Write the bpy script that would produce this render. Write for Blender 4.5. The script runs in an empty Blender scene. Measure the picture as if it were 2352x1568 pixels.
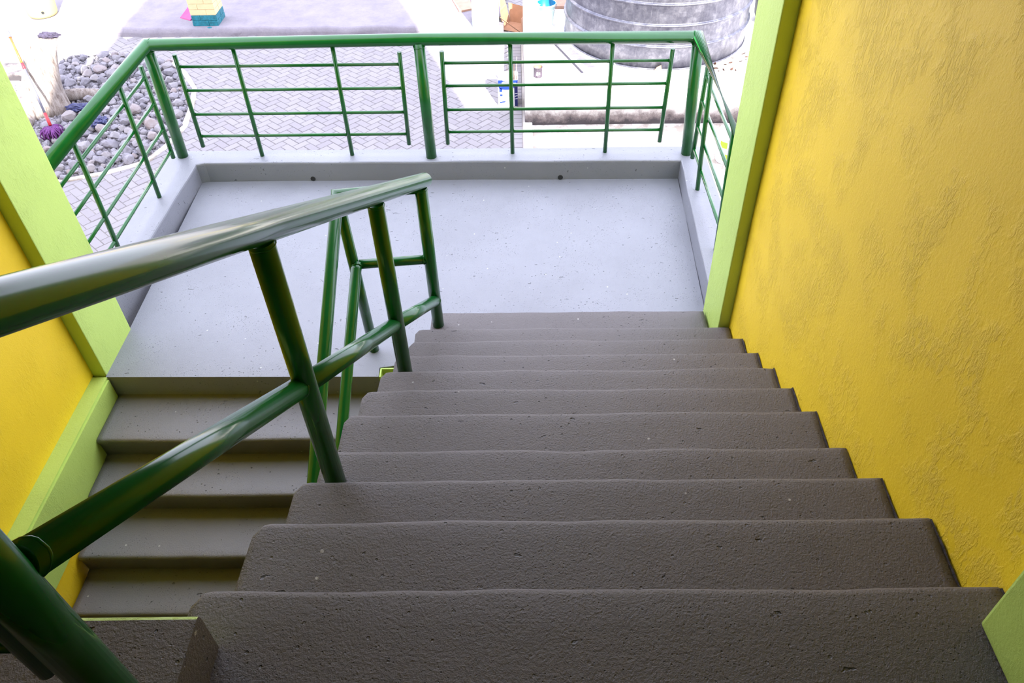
import bpy, bmesh, math, random
from mathutils import Vector, Matrix, noise
random.seed(7)
R = math.radians
scene = bpy.context.scene
col = scene.collection

# ------------------------------------------------------------------ camera
cam_data = bpy.data.cameras.new('camera')
cam_data.sensor_width = 36.0
cam_data.lens = 27.083
cam_data.clip_start = 0.02
cam = bpy.data.objects.new('camera', cam_data)
col.objects.link(cam)
rot = Matrix(((0.99992, 0.00857, 0.00930), (0.00074, 0.69416, -0.71982), (-0.01263, 0.71978, 0.69409)))
cam.matrix_world = Matrix.Translation((2.528, -5.3188, 3.3384)) @ rot.to_4x4()
scene.camera = cam

# ------------------------------------------------------------------ sky, sun, exposure
scene.view_settings.view_transform = 'Standard'
scene.view_settings.look = 'None'
scene.view_settings.exposure = 0.65
scene.view_settings.gamma = 1.0
scene.view_settings.use_curve_mapping = False
world = bpy.data.worlds.new('sky')
scene.world = world
world.use_nodes = True
wn = world.node_tree
wn.nodes.clear()
wo = wn.nodes.new('ShaderNodeOutputWorld')
wb = wn.nodes.new('ShaderNodeBackground')
wb.inputs['Color'].default_value = (0.90, 0.93, 1.14, 1)
wb.inputs['Strength'].default_value = 2.6
wn.links.new(wb.outputs[0], wo.inputs[0])
sun_data = bpy.data.lights.new('sun', 'SUN')
sun_data.energy = 12.0
sun_data.angle = R(0.6)
sun_data.color = (1.0, 0.97, 0.90)
sun = bpy.data.objects.new('sun', sun_data)
col.objects.link(sun)
SUN_EL, SUN_TAN = R(32), 0.345            # sun behind the stair tower, a little to the right
az = math.atan(SUN_TAN)
to_sun = Vector((math.sin(az) * math.cos(SUN_EL), -math.cos(az) * math.cos(SUN_EL), math.sin(SUN_EL)))
sun.rotation_euler = to_sun.to_track_quat('Z', 'Y').to_euler()
sun.location = (6, -10, 12)


# ------------------------------------------------------------------ node materials
def srgb(r, g, b):
    f = lambda c: (c / 255 / 12.92) if c <= 10 else ((c / 255 + 0.055) / 1.055) ** 2.4
    return (f(r), f(g), f(b), 1)


class Mat:
    def __init__(self, name):
        self.m = bpy.data.materials.new(name)
        self.m.use_nodes = True
        self.t = self.m.node_tree
        self.b = self.t.nodes['Principled BSDF']
        self.tc = self.t.nodes.new('ShaderNodeTexCoord')

    def n(self, kind, **kw):
        nd = self.t.nodes.new(kind)
        for k, v in kw.items():
            if k in nd.inputs:
                nd.inputs[k].default_value = v
            else:
                setattr(nd, k, v)
        return nd

    def l(self, a, b):
        self.t.links.new(a, b)

    def coord(self, scale=(1, 1, 1), world=True):
        mp = self.n('ShaderNodeMapping')
        mp.inputs['Scale'].default_value = scale
        if world:
            g = self.n('ShaderNodeNewGeometry')
            self.l(g.outputs['Position'], mp.inputs[0])
        else:
            self.l(self.tc.outputs['Object'], mp.inputs[0])
        return mp.outputs[0]

    def noise(self, scale, detail=4, rough=0.55, vec=None):
        nd = self.n('ShaderNodeTexNoise', Scale=scale, Detail=detail, Roughness=rough)
        if vec is not None:
            self.l(vec, nd.inputs['Vector'])
        return nd.outputs['Fac']

    def ramp(self, fac, stops):
        r = self.n('ShaderNodeValToRGB')
        els = r.color_ramp.elements
        while len(els) < len(stops):
            els.new(0.5)
        for e, (p, c) in zip(els, stops):
            e.position = p
            e.color = c if len(c) == 4 else (*c, 1)
        self.l(fac, r.inputs[0])
        return r.outputs[0]

    def mix(self, fac, a, b, mode='MIX'):
        mx = self.n('ShaderNodeMix', data_type='RGBA', blend_type=mode)
        for sock, v in ((mx.inputs[0], fac), (mx.inputs[6], a), (mx.inputs[7], b)):
            if hasattr(v, 'is_linked'):
                self.l(v, sock)
            else:
                sock.default_value = v
        return mx.outputs[2]

    def math(self, op, a, b=0.0):
        m = self.n('ShaderNodeMath', operation=op)
        for i, v in enumerate((a, b)):
            if hasattr(v, 'is_linked'):
                self.l(v, m.inputs[i])
            else:
                m.inputs[i].default_value = v
        return m.outputs[0]

    def bump(self, height, strength=0.3, dist=0.01, prev=None):
        bp = self.n('ShaderNodeBump', Strength=strength, Distance=dist)
        self.l(height, bp.inputs['Height'])
        if prev is not None:
            self.l(prev, bp.inputs['Normal'])
        self.l(bp.outputs[0], self.b.inputs['Normal'])
        return bp.outputs[0]

    def base(self, v, rough=0.6, metal=0.0):
        if hasattr(v, 'is_linked'):
            self.l(v, self.b.inputs['Base Color'])
        else:
            self.b.inputs['Base Color'].default_value = v
        if hasattr(rough, 'is_linked'):
            self.l(rough, self.b.inputs['Roughness'])
        else:
            self.b.inputs['Roughness'].default_value = rough
        self.b.inputs['Metallic'].default_value = metal
        return self.m


def plain(name, c, rough=0.6, metal=0.0, var=0.12, scale=12, bump=0.0, world=False):
    m = Mat(name)
    v = m.coord(world=world)
    f = m.noise(scale, 5, 0.6, v)
    lo = tuple(x * (1 - var) for x in c[:3]) + (1,)
    hi = tuple(min(1, x * (1 + var)) for x in c[:3]) + (1,)
    m.base(m.ramp(f, [(0.3, lo), (0.7, hi)]), rough, metal)
    if bump:
        m.bump(m.noise(scale * 4, 5, 0.6, v), bump, 0.01)
    return m.m


def grey_paint(name, base, pits, grain):
    """painted cement screed: soft mottling, fine grain, pinholes and gouges"""
    m = Mat(name)
    v = m.coord()
    big = m.noise(1.6, 4, 0.6, v)
    c = m.ramp(big, [(0.3, tuple(x * 0.90 for x in base)), (0.7, tuple(x * 1.08 for x in base))])
    mott = m.noise(9, 5, 0.65, v)
    c = m.mix(m.math('MULTIPLY', mott, 0.22), c, tuple(x * 0.72 for x in base) + (1,))
    # pinholes
    vo = m.n('ShaderNodeTexVoronoi', Scale=26.0)
    m.l(v, vo.inputs['Vector'])
    gate = m.ramp(m.noise(3.2, 3, 0.5, v), [(0.44, (0, 0, 0)), (0.62, (1, 1, 1))])
    hole = m.ramp(vo.outputs['Distance'], [(0.07, (1, 1, 1)), (0.12, (0, 0, 0))])
    hole = m.math('MULTIPLY', hole, gate)
    vof = m.n('ShaderNodeTexVoronoi', Scale=70.0)
    m.l(v, vof.inputs['Vector'])
    fine = m.math('MULTIPLY', m.ramp(vof.outputs['Distance'], [(0.10, (0.8, 0.8, 0.8)), (0.17, (0, 0, 0))]), m.ramp(m.noise(4, 4, 0.6, v), [(0.44, (0, 0, 0)), (0.58, (1, 1, 1))]))
    hole = m.math('MAXIMUM', hole, fine)
    vs0 = m.coord((1.0, 2.2, 1.0))
    nz = m.n('ShaderNodeTexNoise', Scale=16.0, Detail=4.0)
    m.l(v, nz.inputs['Vector'])
    va = m.n('ShaderNodeVectorMath', operation='MULTIPLY_ADD')
    m.l(nz.outputs['Color'], va.inputs[0])
    va.inputs[1].default_value = (0.10, 0.10, 0.10)
    m.l(vs0, va.inputs[2])
    vs = va.outputs[0]
    vo2 = m.n('ShaderNodeTexVoronoi', Scale=7.0)
    m.l(vs, vo2.inputs['Vector'])
    gouge = m.ramp(vo2.outputs['Distance'], [(0.045, (1, 1, 1)), (0.075, (0, 0, 0))])
    dark = m.math('MAXIMUM', hole, gouge)
    c = m.mix(m.math('MULTIPLY', dark, pits), c, tuple(x * 0.25 for x in base) + (1,))
    # pale specks of spilt paint
    vo3 = m.n('ShaderNodeTexVoronoi', Scale=8.0)
    m.l(v, vo3.inputs['Vector'])
    speck = m.ramp(vo3.outputs['Distance'], [(0.03, (1, 1, 1)), (0.05, (0, 0, 0))])
    c = m.mix(m.math('MULTIPLY', speck, 0.5), c, (0.75, 0.74, 0.70, 1))
    m.base(c, 0.42)
    m.b.inputs['Specular IOR Level'].default_value = 0.75
    g = m.noise(150, 5, 0.65, v)
    lump = m.noise(45, 4, 0.6, v)
    h = m.math('ADD', m.math('MULTIPLY', g, 0.5 * grain), m.math('MULTIPLY', lump, 0.22 * grain))
    h = m.math('SUBTRACT', h, m.math('MULTIPLY', dark, 1.2 * pits))
    m.bump(h, 0.9, 0.010)
    return m.m


def plaster(name, base, rough_amt, var=0.06):
    """painted render with trowel drags and blisters"""
    m = Mat(name)
    v = m.coord()
    f = m.noise(1.2, 4, 0.6, v)
    c = m.ramp(f, [(0.3, tuple(x * (1 - var) for x in base[:3])), (0.7, tuple(min(1, x * (1 + var)) for x in base[:3]))])
    m.base(c, 0.5)
    vs = m.coord((1.0, 1.6, 0.75))
    ridges = m.noise(26, 8, 0.62, vs)
    ridge = m.ramp(ridges, [(0.44, (0, 0, 0)), (0.52, (1, 1, 1)), (0.60, (0.5, 0.5, 0.5))])
    patch = m.ramp(m.noise(4.5, 4, 0.6, v), [(0.46, (0.05, 0.05, 0.05)), (0.68, (1, 1, 1))])
    h = m.math('ADD', m.math('MULTIPLY', m.math('MULTIPLY', ridge, patch), rough_amt), m.math('MULTIPLY', m.noise(120, 5, 0.65, v), 0.25))
    h = m.math('ADD', h, m.math('MULTIPLY', m.noise(9, 3, 0.5, v), 0.35))
    m.bump(h, 0.55, 0.010)
    return m.m


M = {}


def build_materials():
    g = Mat('green gloss paint')
    v = g.coord()
    f = g.noise(5, 4, 0.6, v)
    g.base(g.ramp(f, [(0.3, (0.004, 0.095, 0.014)), (0.7, (0.007, 0.125, 0.020))]), 0.22)
    g.b.inputs['Coat Weight'].default_value = 0.22
    g.b.inputs['Specular IOR Level'].default_value = 0.42
    g.b.inputs['Coat IOR'].default_value = 1.5
    g.b.inputs['Coat Roughness'].default_value = 0.07
    g.bump(g.noise(40, 3, 0.5, v), 0.03, 0.003)
    M['green'] = g.m
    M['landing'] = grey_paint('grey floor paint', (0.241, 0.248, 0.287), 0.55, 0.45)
    M['low_tread'] = grey_paint('grey paint half darkened for shade', (0.18, 0.172, 0.183), 0.6, 0.5)  # landing paint again, darkened to carry the shade of the lower flight
    M['tread'] = grey_paint('grey paint darkened for shade', (0.110, 0.092, 0.090), 1.0, 1.15)  # landing paint browned by wear, with the stairwell shade put into its colour
    M['lime'] = plaster('lime green wall paint', srgb(190, 217, 108), 0.3)
    M['yellow'] = plaster('yellow wall paint rough', (0.95, 0.655, 0.018, 1), 1.0)
    M['yellow_smooth'] = plaster('yellow wall paint smooth', (0.95, 0.655, 0.018, 1), 0.25)
    M['ceiling'] = plain('cream ceiling paint', (0.30, 0.28, 0.26, 1), 0.8, world=True)
    M['white_lime'] = plain('plain whitewash', (0.72, 0.70, 0.69, 1), 0.85, var=0.08, bump=0.2, world=True)
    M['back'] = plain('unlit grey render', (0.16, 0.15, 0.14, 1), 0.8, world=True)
    # herringbone bricks
    p = Mat('concrete paving bricks')
    geo = p.n('ShaderNodeNewGeometry')
    c = p.ramp(geo.outputs['Random Per Island'], [(0.0, (0.194, 0.179, 0.197)), (0.5, (0.214, 0.201, 0.214)), (1.0, (0.236, 0.222, 0.232))])
    v = p.coord()
    c = p.mix(p.math('MULTIPLY', p.noise(2.2, 6, 0.7, v), 0.45), c, (0.281, 0.263, 0.274, 1))
    c = p.mix(p.ramp(p.noise(60, 4, 0.6, v), [(0.35, (0.35, 0.35, 0.35)), (0.5, (0, 0, 0))]), c, (0.25, 0.22, 0.23, 1))
    p.base(c, 0.85)
    p.bump(p.noise(120, 5, 0.7, v), 0.35, 0.006)
    M['paver'] = p.m
    M['joint'] = plain('dusty joint sand', (0.25, 0.22, 0.21, 1), 0.95, world=True)
    M['mortar'] = plain('dark mortar', (0.055, 0.045, 0.05, 1), 0.9, var=0.5, scale=60, bump=0.8, world=True)
    M['earth'] = plain('dusty ground', (0.45, 0.41, 0.38, 1), 0.95, var=0.2, scale=2, bump=0.3, world=True)
    s = Mat('crushed grey stone')
    oi = s.n('ShaderNodeObjectInfo')
    c = s.ramp(oi.outputs['Random'], [(0.0, (0.158, 0.149, 0.177)), (0.45, (0.215, 0.203, 0.235)), (0.8, (0.253, 0.235, 0.247)), (1.0, (0.24, 0.19, 0.184))])
    v = s.coord()
    c = s.mix(s.ramp(s.noise(14, 6, 0.7, v), [(0.4, (0, 0, 0)), (0.75, (0.6, 0.6, 0.6))]), c, (0.317, 0.302, 0.324, 1))
    s.base(c, 0.85)
    s.bump(s.noise(50, 6, 0.7, v), 0.5, 0.01)
    M['stone'] = s.m
    M['gravel'] = plain('small grey gravel', (0.24, 0.225, 0.25, 1), 0.9, var=0.45, scale=22, bump=0.5, world=True)
    cv = Mat('rough veranda concrete')
    v = cv.coord()
    c = cv.ramp(cv.noise(3, 6, 0.7, v), [(0.3, (0.19, 0.171, 0.204)), (0.7, (0.271, 0.247, 0.28))])
    c = cv.mix(cv.ramp(cv.noise(38, 5, 0.7, v), [(0.32, (0.8, 0.8, 0.8)), (0.44, (0, 0, 0))]), c, (0.20, 0.18, 0.22, 1))
    cv.base(c, 0.9)
    cv.bump(cv.noise(40, 6, 0.7, v), 0.6, 0.012)
    M['veranda'] = cv.m
    # whitewashed plinth with a dirty splash band along its foot
    pl = Mat('whitewashed concrete')
    v = pl.coord()
    c = pl.ramp(pl.noise(2.5, 5, 0.65, v), [(0.3, (0.66, 0.62, 0.58)), (0.7, (0.78, 0.75, 0.72))])
    geo = pl.n('ShaderNodeNewGeometry')
    sx = pl.n('ShaderNodeSeparateXYZ')
    pl.l(geo.outputs['Position'], sx.inputs[0])
    up = pl.math('MULTIPLY', pl.math('ADD', sx.outputs['Z'], 1.70), 3.0)
    edge = pl.math('SUBTRACT', pl.noise(7, 6, 0.75, v), pl.math('ADD', up, -0.25))
    c = pl.mix(pl.ramp(edge, [(0.0, (0, 0, 0)), (0.35, (0.85, 0.85, 0.85))]), c, (0.12, 0.085, 0.085, 1))
    c = pl.mix(pl.ramp(edge, [(0.38, (0, 0, 0)), (0.6, (0.8, 0.8, 0.8))]), c, (0.02, 0.018, 0.025, 1))
    pl.base(c, 0.85)
    pl.bump(pl.noise(30, 5, 0.65, v), 0.3, 0.01)
    M['plinth'] = pl.m
    ap = Mat('flaking whitewash on cement')
    v = ap.coord()
    c = ap.ramp(ap.noise(3.5, 7, 0.72, v), [(0.42, (0.36, 0.31, 0.27)), (0.50, (0.55, 0.49, 0.45)), (0.54, (0.74, 0.71, 0.70))])
    ap.base(c, 0.9)
    ap.bump(ap.noise(30, 6, 0.7, v), 0.35, 0.01)
    M['apron'] = ap.m
    gv = Mat('galvanised sheet')
    v = gv.coord()
    sp = gv.n('ShaderNodeTexVoronoi', Scale=16.0)
    gv.l(v, sp.inputs['Vector'])
    c = gv.ramp(gv.noise(6, 7, 0.75, v), [(0.3, (0.08, 0.08, 0.11)), (0.5, (0.15, 0.15, 0.185)), (0.72, (0.30, 0.30, 0.34))])
    vs = gv.coord((9, 9, 0.6))
    c = gv.mix(gv.ramp(gv.noise(5, 5, 0.7, vs), [(0.55, (0, 0, 0)), (0.75, (0.35, 0.35, 0.35))]), c, (0.36, 0.36, 0.40, 1))
    gv.base(c, gv.ramp(gv.noise(9, 5, 0.6, v), [(0.3, (0.32, 0.32, 0.32)), (0.7, (0.55, 0.55, 0.55))]), 0.85)
    gv.bump(gv.noise(25, 4, 0.6, v), 0.12, 0.01)
    M['galvanised'] = gv.m
    M['cream'] = plain('cream brick paint', (0.66, 0.54, 0.30, 1), 0.6, var=0.06, bump=0.2, world=True)
    M['teal'] = plain('teal brick paint', (0.010, 0.16, 0.21, 1), 0.5, var=0.35, scale=20, bump=0.3, world=True)
    M['sunlit_teal'] = plain('sunlit teal brick paint', (0.26, 0.40, 0.42, 1), 0.6, var=0.15, bump=0.2, world=True)  # teal lightened so the strong sun on this pillar is in the colour
    M['magenta'] = plain('magenta plastic', (0.42, 0.02, 0.16, 1), 0.4)
    M['drum_yellow'] = plain('pale yellow plastic', (0.56, 0.46, 0.18, 1), 0.5, var=0.05)
    M['black'] = plain('black rubber', (0.02, 0.02, 0.022, 1), 0.6)
    wd = Mat('weathered wood')
    vs = wd.coord((5, 5, 0.8))
    c = wd.ramp(wd.noise(5, 7, 0.7, vs), [(0.30, (0.07, 0.05, 0.045)), (0.42, (0.22, 0.18, 0.16)), (0.60, (0.36, 0.32, 0.30))])
    wd.base(c, 0.9)
    wd.bump(wd.noise(9, 7, 0.7, vs), 0.8, 0.02)
    M['wood'] = wd.m
    M['plank'] = plain('raw brown board', (0.42, 0.25, 0.18, 1), 0.8, var=0.15, scale=9)
    M['card'] = plain('brown cardboard', (0.36, 0.19, 0.11, 1), 0.85, var=0.1)
    M['blue_plastic'] = plain('light blue plastic', (0.38, 0.54, 0.58, 1), 0.35, var=0.04)
    M['blue_inside'] = plain('blue plastic inside', (0.01, 0.16, 0.32, 1), 0.35, var=0.04)
    M['white_cloth'] = plain('white cloth', (0.82, 0.80, 0.82, 1), 0.9)
    M['white_plastic'] = plain('white plastic', (0.82, 0.81, 0.82, 1), 0.4, var=0.03)
    M['white_paint'] = plain('white label print', (0.85, 0.85, 0.85, 1), 0.5, var=0.02)
    M['label_blue'] = plain('blue label print', (0.006, 0.03, 0.34, 1), 0.45, var=0.1)
    M['label_navy'] = plain('navy label print', (0.01, 0.012, 0.10, 1), 0.45, var=0.1)
    M['lime_label'] = plain('lime label print', (0.42, 0.56, 0.04, 1), 0.5, var=0.05)
    M['tin'] = plain('smeared grey tin', (0.06, 0.045, 0.065, 1), 0.6, metal=0.0, var=0.5, scale=40)
    M['tin_inside'] = plain('dried cream paint', (0.36, 0.22, 0.12, 1), 0.7, var=0.2, scale=30)
    M['dark_wood'] = plain('dark brush handle', (0.06, 0.035, 0.025, 1), 0.6)
    M['pale_wood'] = plain('pale stick wood', (0.45, 0.30, 0.2, 1), 0.7)
    M['orange'] = plain('orange handle sleeve', (0.34, 0.11, 0.02, 1), 0.4)
    M['red'] = plain('red plastic', (0.42, 0.02, 0.03, 1), 0.4)
    M['steel'] = plain('dull steel tube', (0.36, 0.34, 0.40, 1), 0.45, metal=0.6, var=0.2)
    M['dark_steel'] = plain('dark steel angle', (0.035, 0.03, 0.055, 1), 0.6, metal=0.1)
    M['grip'] = plain('grey rubber grip', (0.14, 0.14, 0.18, 1), 0.7)
    M['mop'] = plain('purple mop yarn', (0.13, 0.03, 0.16, 1), 0.9, var=0.6, scale=60, bump=0.6)
    M['rag'] = plain('navy plastic scrap', (0.03, 0.035, 0.11, 1), 0.5, var=0.5, scale=40)
    M['bark'] = plain('grey bark scrap', (0.05, 0.04, 0.07, 1), 0.85, var=0.5, scale=30, bump=0.5)
    M['leaf'] = plain('dry brown leaf', (0.13, 0.065, 0.045, 1), 0.8, var=0.4, scale=30)
    M['hose'] = plain('pale grey hose', (0.55, 0.52, 0.55, 1), 0.5)
    M['barrel'] = plain('dark green barrel', (0.015, 0.03, 0.028, 1), 0.4)
    M['barrel_blue'] = plain('deep blue lid', (0.005, 0.005, 0.16, 1), 0.4)
    M['barrel_band'] = plain('pale hoop', (0.30, 0.42, 0.45, 1), 0.5)


build_materials()


# ------------------------------------------------------------------ mesh helpers (meshes are written in world coordinates)
def add_box(bm, x0, x1, y0, y1, z0, z1, mi=0):
    vs = [bm.verts.new(p) for p in ((x0, y0, z0), (x1, y0, z0), (x1, y1, z0), (x0, y1, z0), (x0, y0, z1), (x1, y0, z1), (x1, y1, z1), (x0, y1, z1))]
    for f in ((3, 2, 1, 0), (4, 5, 6, 7), (0, 1, 5, 4), (1, 2, 6, 5), (2, 3, 7, 6), (3, 0, 4, 7)):
        bm.faces.new([vs[i] for i in f]).material_index = mi
    return vs


def add_hexa(bm, pts, mi=0):
    """eight corners, four below then four above, counter-clockwise from above"""
    vs = [bm.verts.new(p) for p in pts]
    for f in ((3, 2, 1, 0), (4, 5, 6, 7), (0, 1, 5, 4), (1, 2, 6, 5), (2, 3, 7, 6), (3, 0, 4, 7)):
        bm.faces.new([vs[i] for i in f]).material_index = mi
    return vs


def add_tube(bm, pts, r, n=18, caps=True, mi=0, smooth=True):
    pts = [Vector(p) for p in pts]
    rr = r if isinstance(r, (list, tuple)) else [r] * len(pts)
    dirs = [(pts[i + 1] - pts[i]).normalized() for i in range(len(pts) - 1)]
    up = Vector((0, 0, 1)) if abs(dirs[0].z) < 0.9 else Vector((1, 0, 0))
    a = dirs[0].cross(up).normalized()
    rings = []
    for i, p in enumerate(pts):
        d0 = dirs[max(0, i - 1)]
        d1 = dirs[min(i, len(dirs) - 1)]
        t = (d0 + d1).normalized()
        if i > 0:
            a = (a - d0 * a.dot(d0)).normalized()
        b = d0.cross(a).normalized()
        ring = []
        for k in range(n):
            q = 2 * math.pi * k / n
            off = (a * math.cos(q) + b * math.sin(q)) * rr[i]
            # project on to the mitre plane
            den = d0.dot(t)
            if abs(den) > 0.25:
                off = off - d0 * (off.dot(t) / den)
            ring.append(bm.verts.new(p + off))
        rings.append(ring)
    for i in range(len(rings) - 1):
        for k in range(n):
            f = bm.faces.new((rings[i][k], rings[i][(k + 1) % n], rings[i + 1][(k + 1) % n], rings[i + 1][k]))
            f.smooth = smooth
            f.material_index = mi
    if caps:
        for ring in (rings[0][::-1], rings[-1]):
            try:
                bm.faces.new(ring).material_index = mi
            except ValueError:
                pass
    return rings


def add_weld(bm, p, d, r, seed=0):
    """lumpy weld bead round a tube of radius r at p along d"""
    d = Vector(d).normalized()
    a = d.cross(Vector((0, 0, 1)) if abs(d.z) < 0.9 else Vector((1, 0, 0))).normalized()
    b = d.cross(a)
    n, mth = 22, 6
    rnd = random.Random(seed)
    grid = []
    for k in range(n):
        q = 2 * math.pi * k / n
        o = a * math.cos(q) + b * math.sin(q)
        w = r * 0.085 * (0.7 + 0.7 * rnd.random())
        c = Vector(p) + o * (r * 0.99) + d * (rnd.random() - 0.5) * r * 0.16
        grid.append([bm.verts.new(c + o * w * math.cos(2 * math.pi * j / mth) + d * w * math.sin(2 * math.pi * j / mth)) for j in range(mth)])
    for k in range(n):
        for j in range(mth):
            bm.faces.new((grid[k][j], grid[(k + 1) % n][j], grid[(k + 1) % n][(j + 1) % mth], grid[k][(j + 1) % mth])).smooth = True


def add_lathe(bm, prof, cx, cy, n=40, mi=0, smooth=True, cap0=True, cap1=True):
    rings = []
    for r, z in prof:
        rings.append([bm.verts.new((cx + r * math.cos(2 * math.pi * k / n), cy + r * math.sin(2 * math.pi * k / n), z)) for k in range(n)])
    for i in range(len(rings) - 1):
        for k in range(n):
            f = bm.faces.new((rings[i][k], rings[i][(k + 1) % n], rings[i + 1][(k + 1) % n], rings[i + 1][k]))
            f.smooth = smooth
            f.material_index = mi
    if cap0:
        bm.faces.new(rings[0][::-1]).material_index = mi
    if cap1:
        bm.faces.new(rings[-1]).material_index = mi
    return rings


def add_prism(bm, poly, z0, z1, mi=0):
    lo = [bm.verts.new((x, y, z0)) for x, y in poly]
    hi = [bm.verts.new((x, y, z1)) for x, y in poly]
    n = len(poly)
    bm.faces.new(lo[::-1]).material_index = mi
    bm.faces.new(hi).material_index = mi
    for i in range(n):
        bm.faces.new((lo[i], lo[(i + 1) % n], hi[(i + 1) % n], hi[i])).material_index = mi


def bevel(bm, w, seg=2):
    bmesh.ops.bevel(bm, geom=[e for e in bm.edges], offset=w, segments=seg, affect='EDGES', profile=0.6)


def obj(name, bm, mats, parent=None, origin=None):
    bmesh.ops.recalc_face_normals(bm, faces=bm.faces)
    me = bpy.data.meshes.new(name)
    if parent is not None:
        o0 = Vector(parent['_o'])
    elif origin is not None:
        o0 = Vector(origin)
    else:
        xs = [v.co for v in bm.verts]
        o0 = Vector((sum(c.x for c in xs) / len(xs), sum(c.y for c in xs) / len(xs), min(c.z for c in xs)))
    for v in bm.verts:
        v.co -= o0
    bm.to_mesh(me)
    bm.free()
    for m in (mats if isinstance(mats, (list, tuple)) else [mats]):
        me.materials.append(M[m] if isinstance(m, str) else m)
    o = bpy.data.objects.new(name, me)
    col.objects.link(o)
    if parent is not None:
        o.parent = parent
    else:
        o.location = o0
    o['_o'] = list(o0)
    return o


def thing(name, label, cat, loc, group=None):
    o = bpy.data.objects.new(name, None)
    o.empty_display_size = 0.1
    o.location = loc
    col.objects.link(o)
    o['_o'] = list(loc)
    return tag(o, label, cat, group)


def tag(o, label, cat, group=None, kind=None):
    o['label'] = label
    o['category'] = cat
    if group:
        o['group'] = group
    if kind:
        o['kind'] = kind
    return o


def struct(name, bm, mats, label, cat, parent=None):
    o = obj(name, bm, mats, parent)
    if parent is None:
        tag(o, label, cat)
    o['kind'] = 'structure'
    return o


# ------------------------------------------------------------------ measured layout
GROUND = -1.70
PLINTH = -1.12
VER = -1.58
KERB = 0.165
CEIL = 5.0
WALL_X = lambda y, z: 3.8106 - 0.0172 * z + 0.0342 * y        # right wall face (it leans a touch)
PIL_X = lambda z: 3.677 - 0.0245 * (z - 0.315)
FLOOR_L = lambda y: 0.0 + 0.03 * y                            # inner faces of the landing kerb
FLOOR_R = lambda y: 3.802 + 0.042 * y
# nose line of each step of the upper flight: Y, Z, X of the left end
NOSE = [(-1.747, 0.156, 1.985), (-2.073, 0.321, 1.934), (-2.342, 0.485, 1.945), (-2.606, 0.640, 1.917), (-2.847, 0.784, 1.897),
        (-3.094, 0.919, 1.864), (-3.350, 1.062, 1.852), (-3.636, 1.195, 1.842), (-3.879, 1.357, 1.830), (-4.140, 1.532, 1.808), (-4.431, 1.697, 1.776)]
STAIR_L = lambda y: 1.776 + (y + 4.431) * 0.0665
# lower flight: Y, Z of the noses, the landing edge first
LOW = [(-2.135, 0.0), (-2.500, -0.155), (-2.779, -0.310), (-3.077, -0.465), (-3.335, -0.620), (-3.60, -0.775), (-3.87, -0.93), (-4.14, -1.085), (-4.41, -1.24), (-4.68, -1.395), (-4.95, -1.55)]


# ------------------------------------------------------------------ landing
bm = bmesh.new()
poly = [(FLOOR_L(0), 0.02), (FLOOR_L(-2.0) + 0.1, -2.135), (1.685, -2.150), (1.683, -2.075), (1.79, -2.055), (1.97, -2.055), (1.97, -1.71), (3.70, -1.70), (FLOOR_R(-1.7), -1.66), (FLOOR_R(0), 0.02)]
add_prism(bm, poly[::-1], -0.26, 0.0)
struct('floor', bm, 'landing', 'smooth grey painted half landing floor between the two stair flights', 'floor')
# lime strip round the notch beside the steps
bm = bmesh.new()
add_box(bm, 1.688, 1.697, -2.15, -2.085, -0.139, -0.002)
add_box(bm, 1.688, 1.93, -2.085, -2.076, -0.139, -0.002)
struct('trim_3', bm, 'lime', 'lime green painted edge round the small notch in the landing', 'trim')


def kerb_mesh():
    bm = bmesh.new()
    outer = [(-0.262, -1.70), (-0.262, 0.222), (4.01, 0.212), (4.01, -1.66)]
    N = 40
    inner_pts, outer_pts = [], []
    for i in range(N + 1):                                   # left side, front to back
        y = -1.705 + 1.705 * i / N
        inner_pts.append((FLOOR_L(y) + 0.006 * noise.noise((3.1, y * 3, 0)), y))
        outer_pts.append((-0.262, y + (0.222 * i / N)))
    for i in range(1, 61):                                   # back
        t = i / 60
        x = FLOOR_L(0) + (FLOOR_R(0) - FLOOR_L(0)) * t
        inner_pts.append((x, 0.022 - 0.028 * t + 0.006 * noise.noise((x * 2, 7.7, 0))))
        outer_pts.append((-0.262 + 4.272 * t, 0.222 - 0.01 * t))
    for i in range(1, N + 1):                                # right side
        y = -1.655 * i / N
        inner_pts.append((FLOOR_R(y) + 0.006 * noise.noise((9.3, y * 3, 0)), y))
        outer_pts.append((4.01, 0.212 + (y - 0.212) * i / N))
    prof = []
    for (xi, yi), (xo, yo) in zip(inner_pts, outer_pts):
        d = Vector((xo - xi, yo - yi, 0)).normalized()
        i0 = Vector((xi, yi, 0))
        zt = KERB + 0.003 * noise.noise((xi * 2, yi * 2, 4))
        prof.append([bm.verts.new(q) for q in (i0 + Vector((0, 0, -0.14)), i0 + d * 0.002 + Vector((0, 0, zt - 0.014)), i0 + d * 0.006 + Vector((0, 0, zt - 0.004)), i0 + d * 0.016 + Vector((0, 0, zt)),
                                               Vector((xo, yo, zt)) - d * 0.012, Vector((xo, yo, zt - 0.012)), Vector((xo, yo, -0.30)), i0 + Vector((0, 0, -0.30)))])
    for a, b in zip(prof, prof[1:]):
        for k in range(8):
            f = bm.faces.new((a[k], a[(k + 1) % 8], b[(k + 1) % 8], b[k]))
            f.smooth = False
    bm.faces.new(prof[0])
    bm.faces.new(prof[-1][::-1])
    return bm


kerb = struct('landing_kerb', kerb_mesh(), 'landing', 'low grey painted kerb round three sides of the landing', 'kerb')
for x, y in ((0.892, 0.0165), (2.867, -0.0015)):              # weep holes
    bm = bmesh.new()
    add_tube(bm, [(x, y + 0.03, 0.020), (x, y - 0.004, 0.020)], 0.020, 14)
    o = obj('weep_hole', bm, 'black', kerb)
    o['label'] = 'dark round drain hole'

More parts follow.
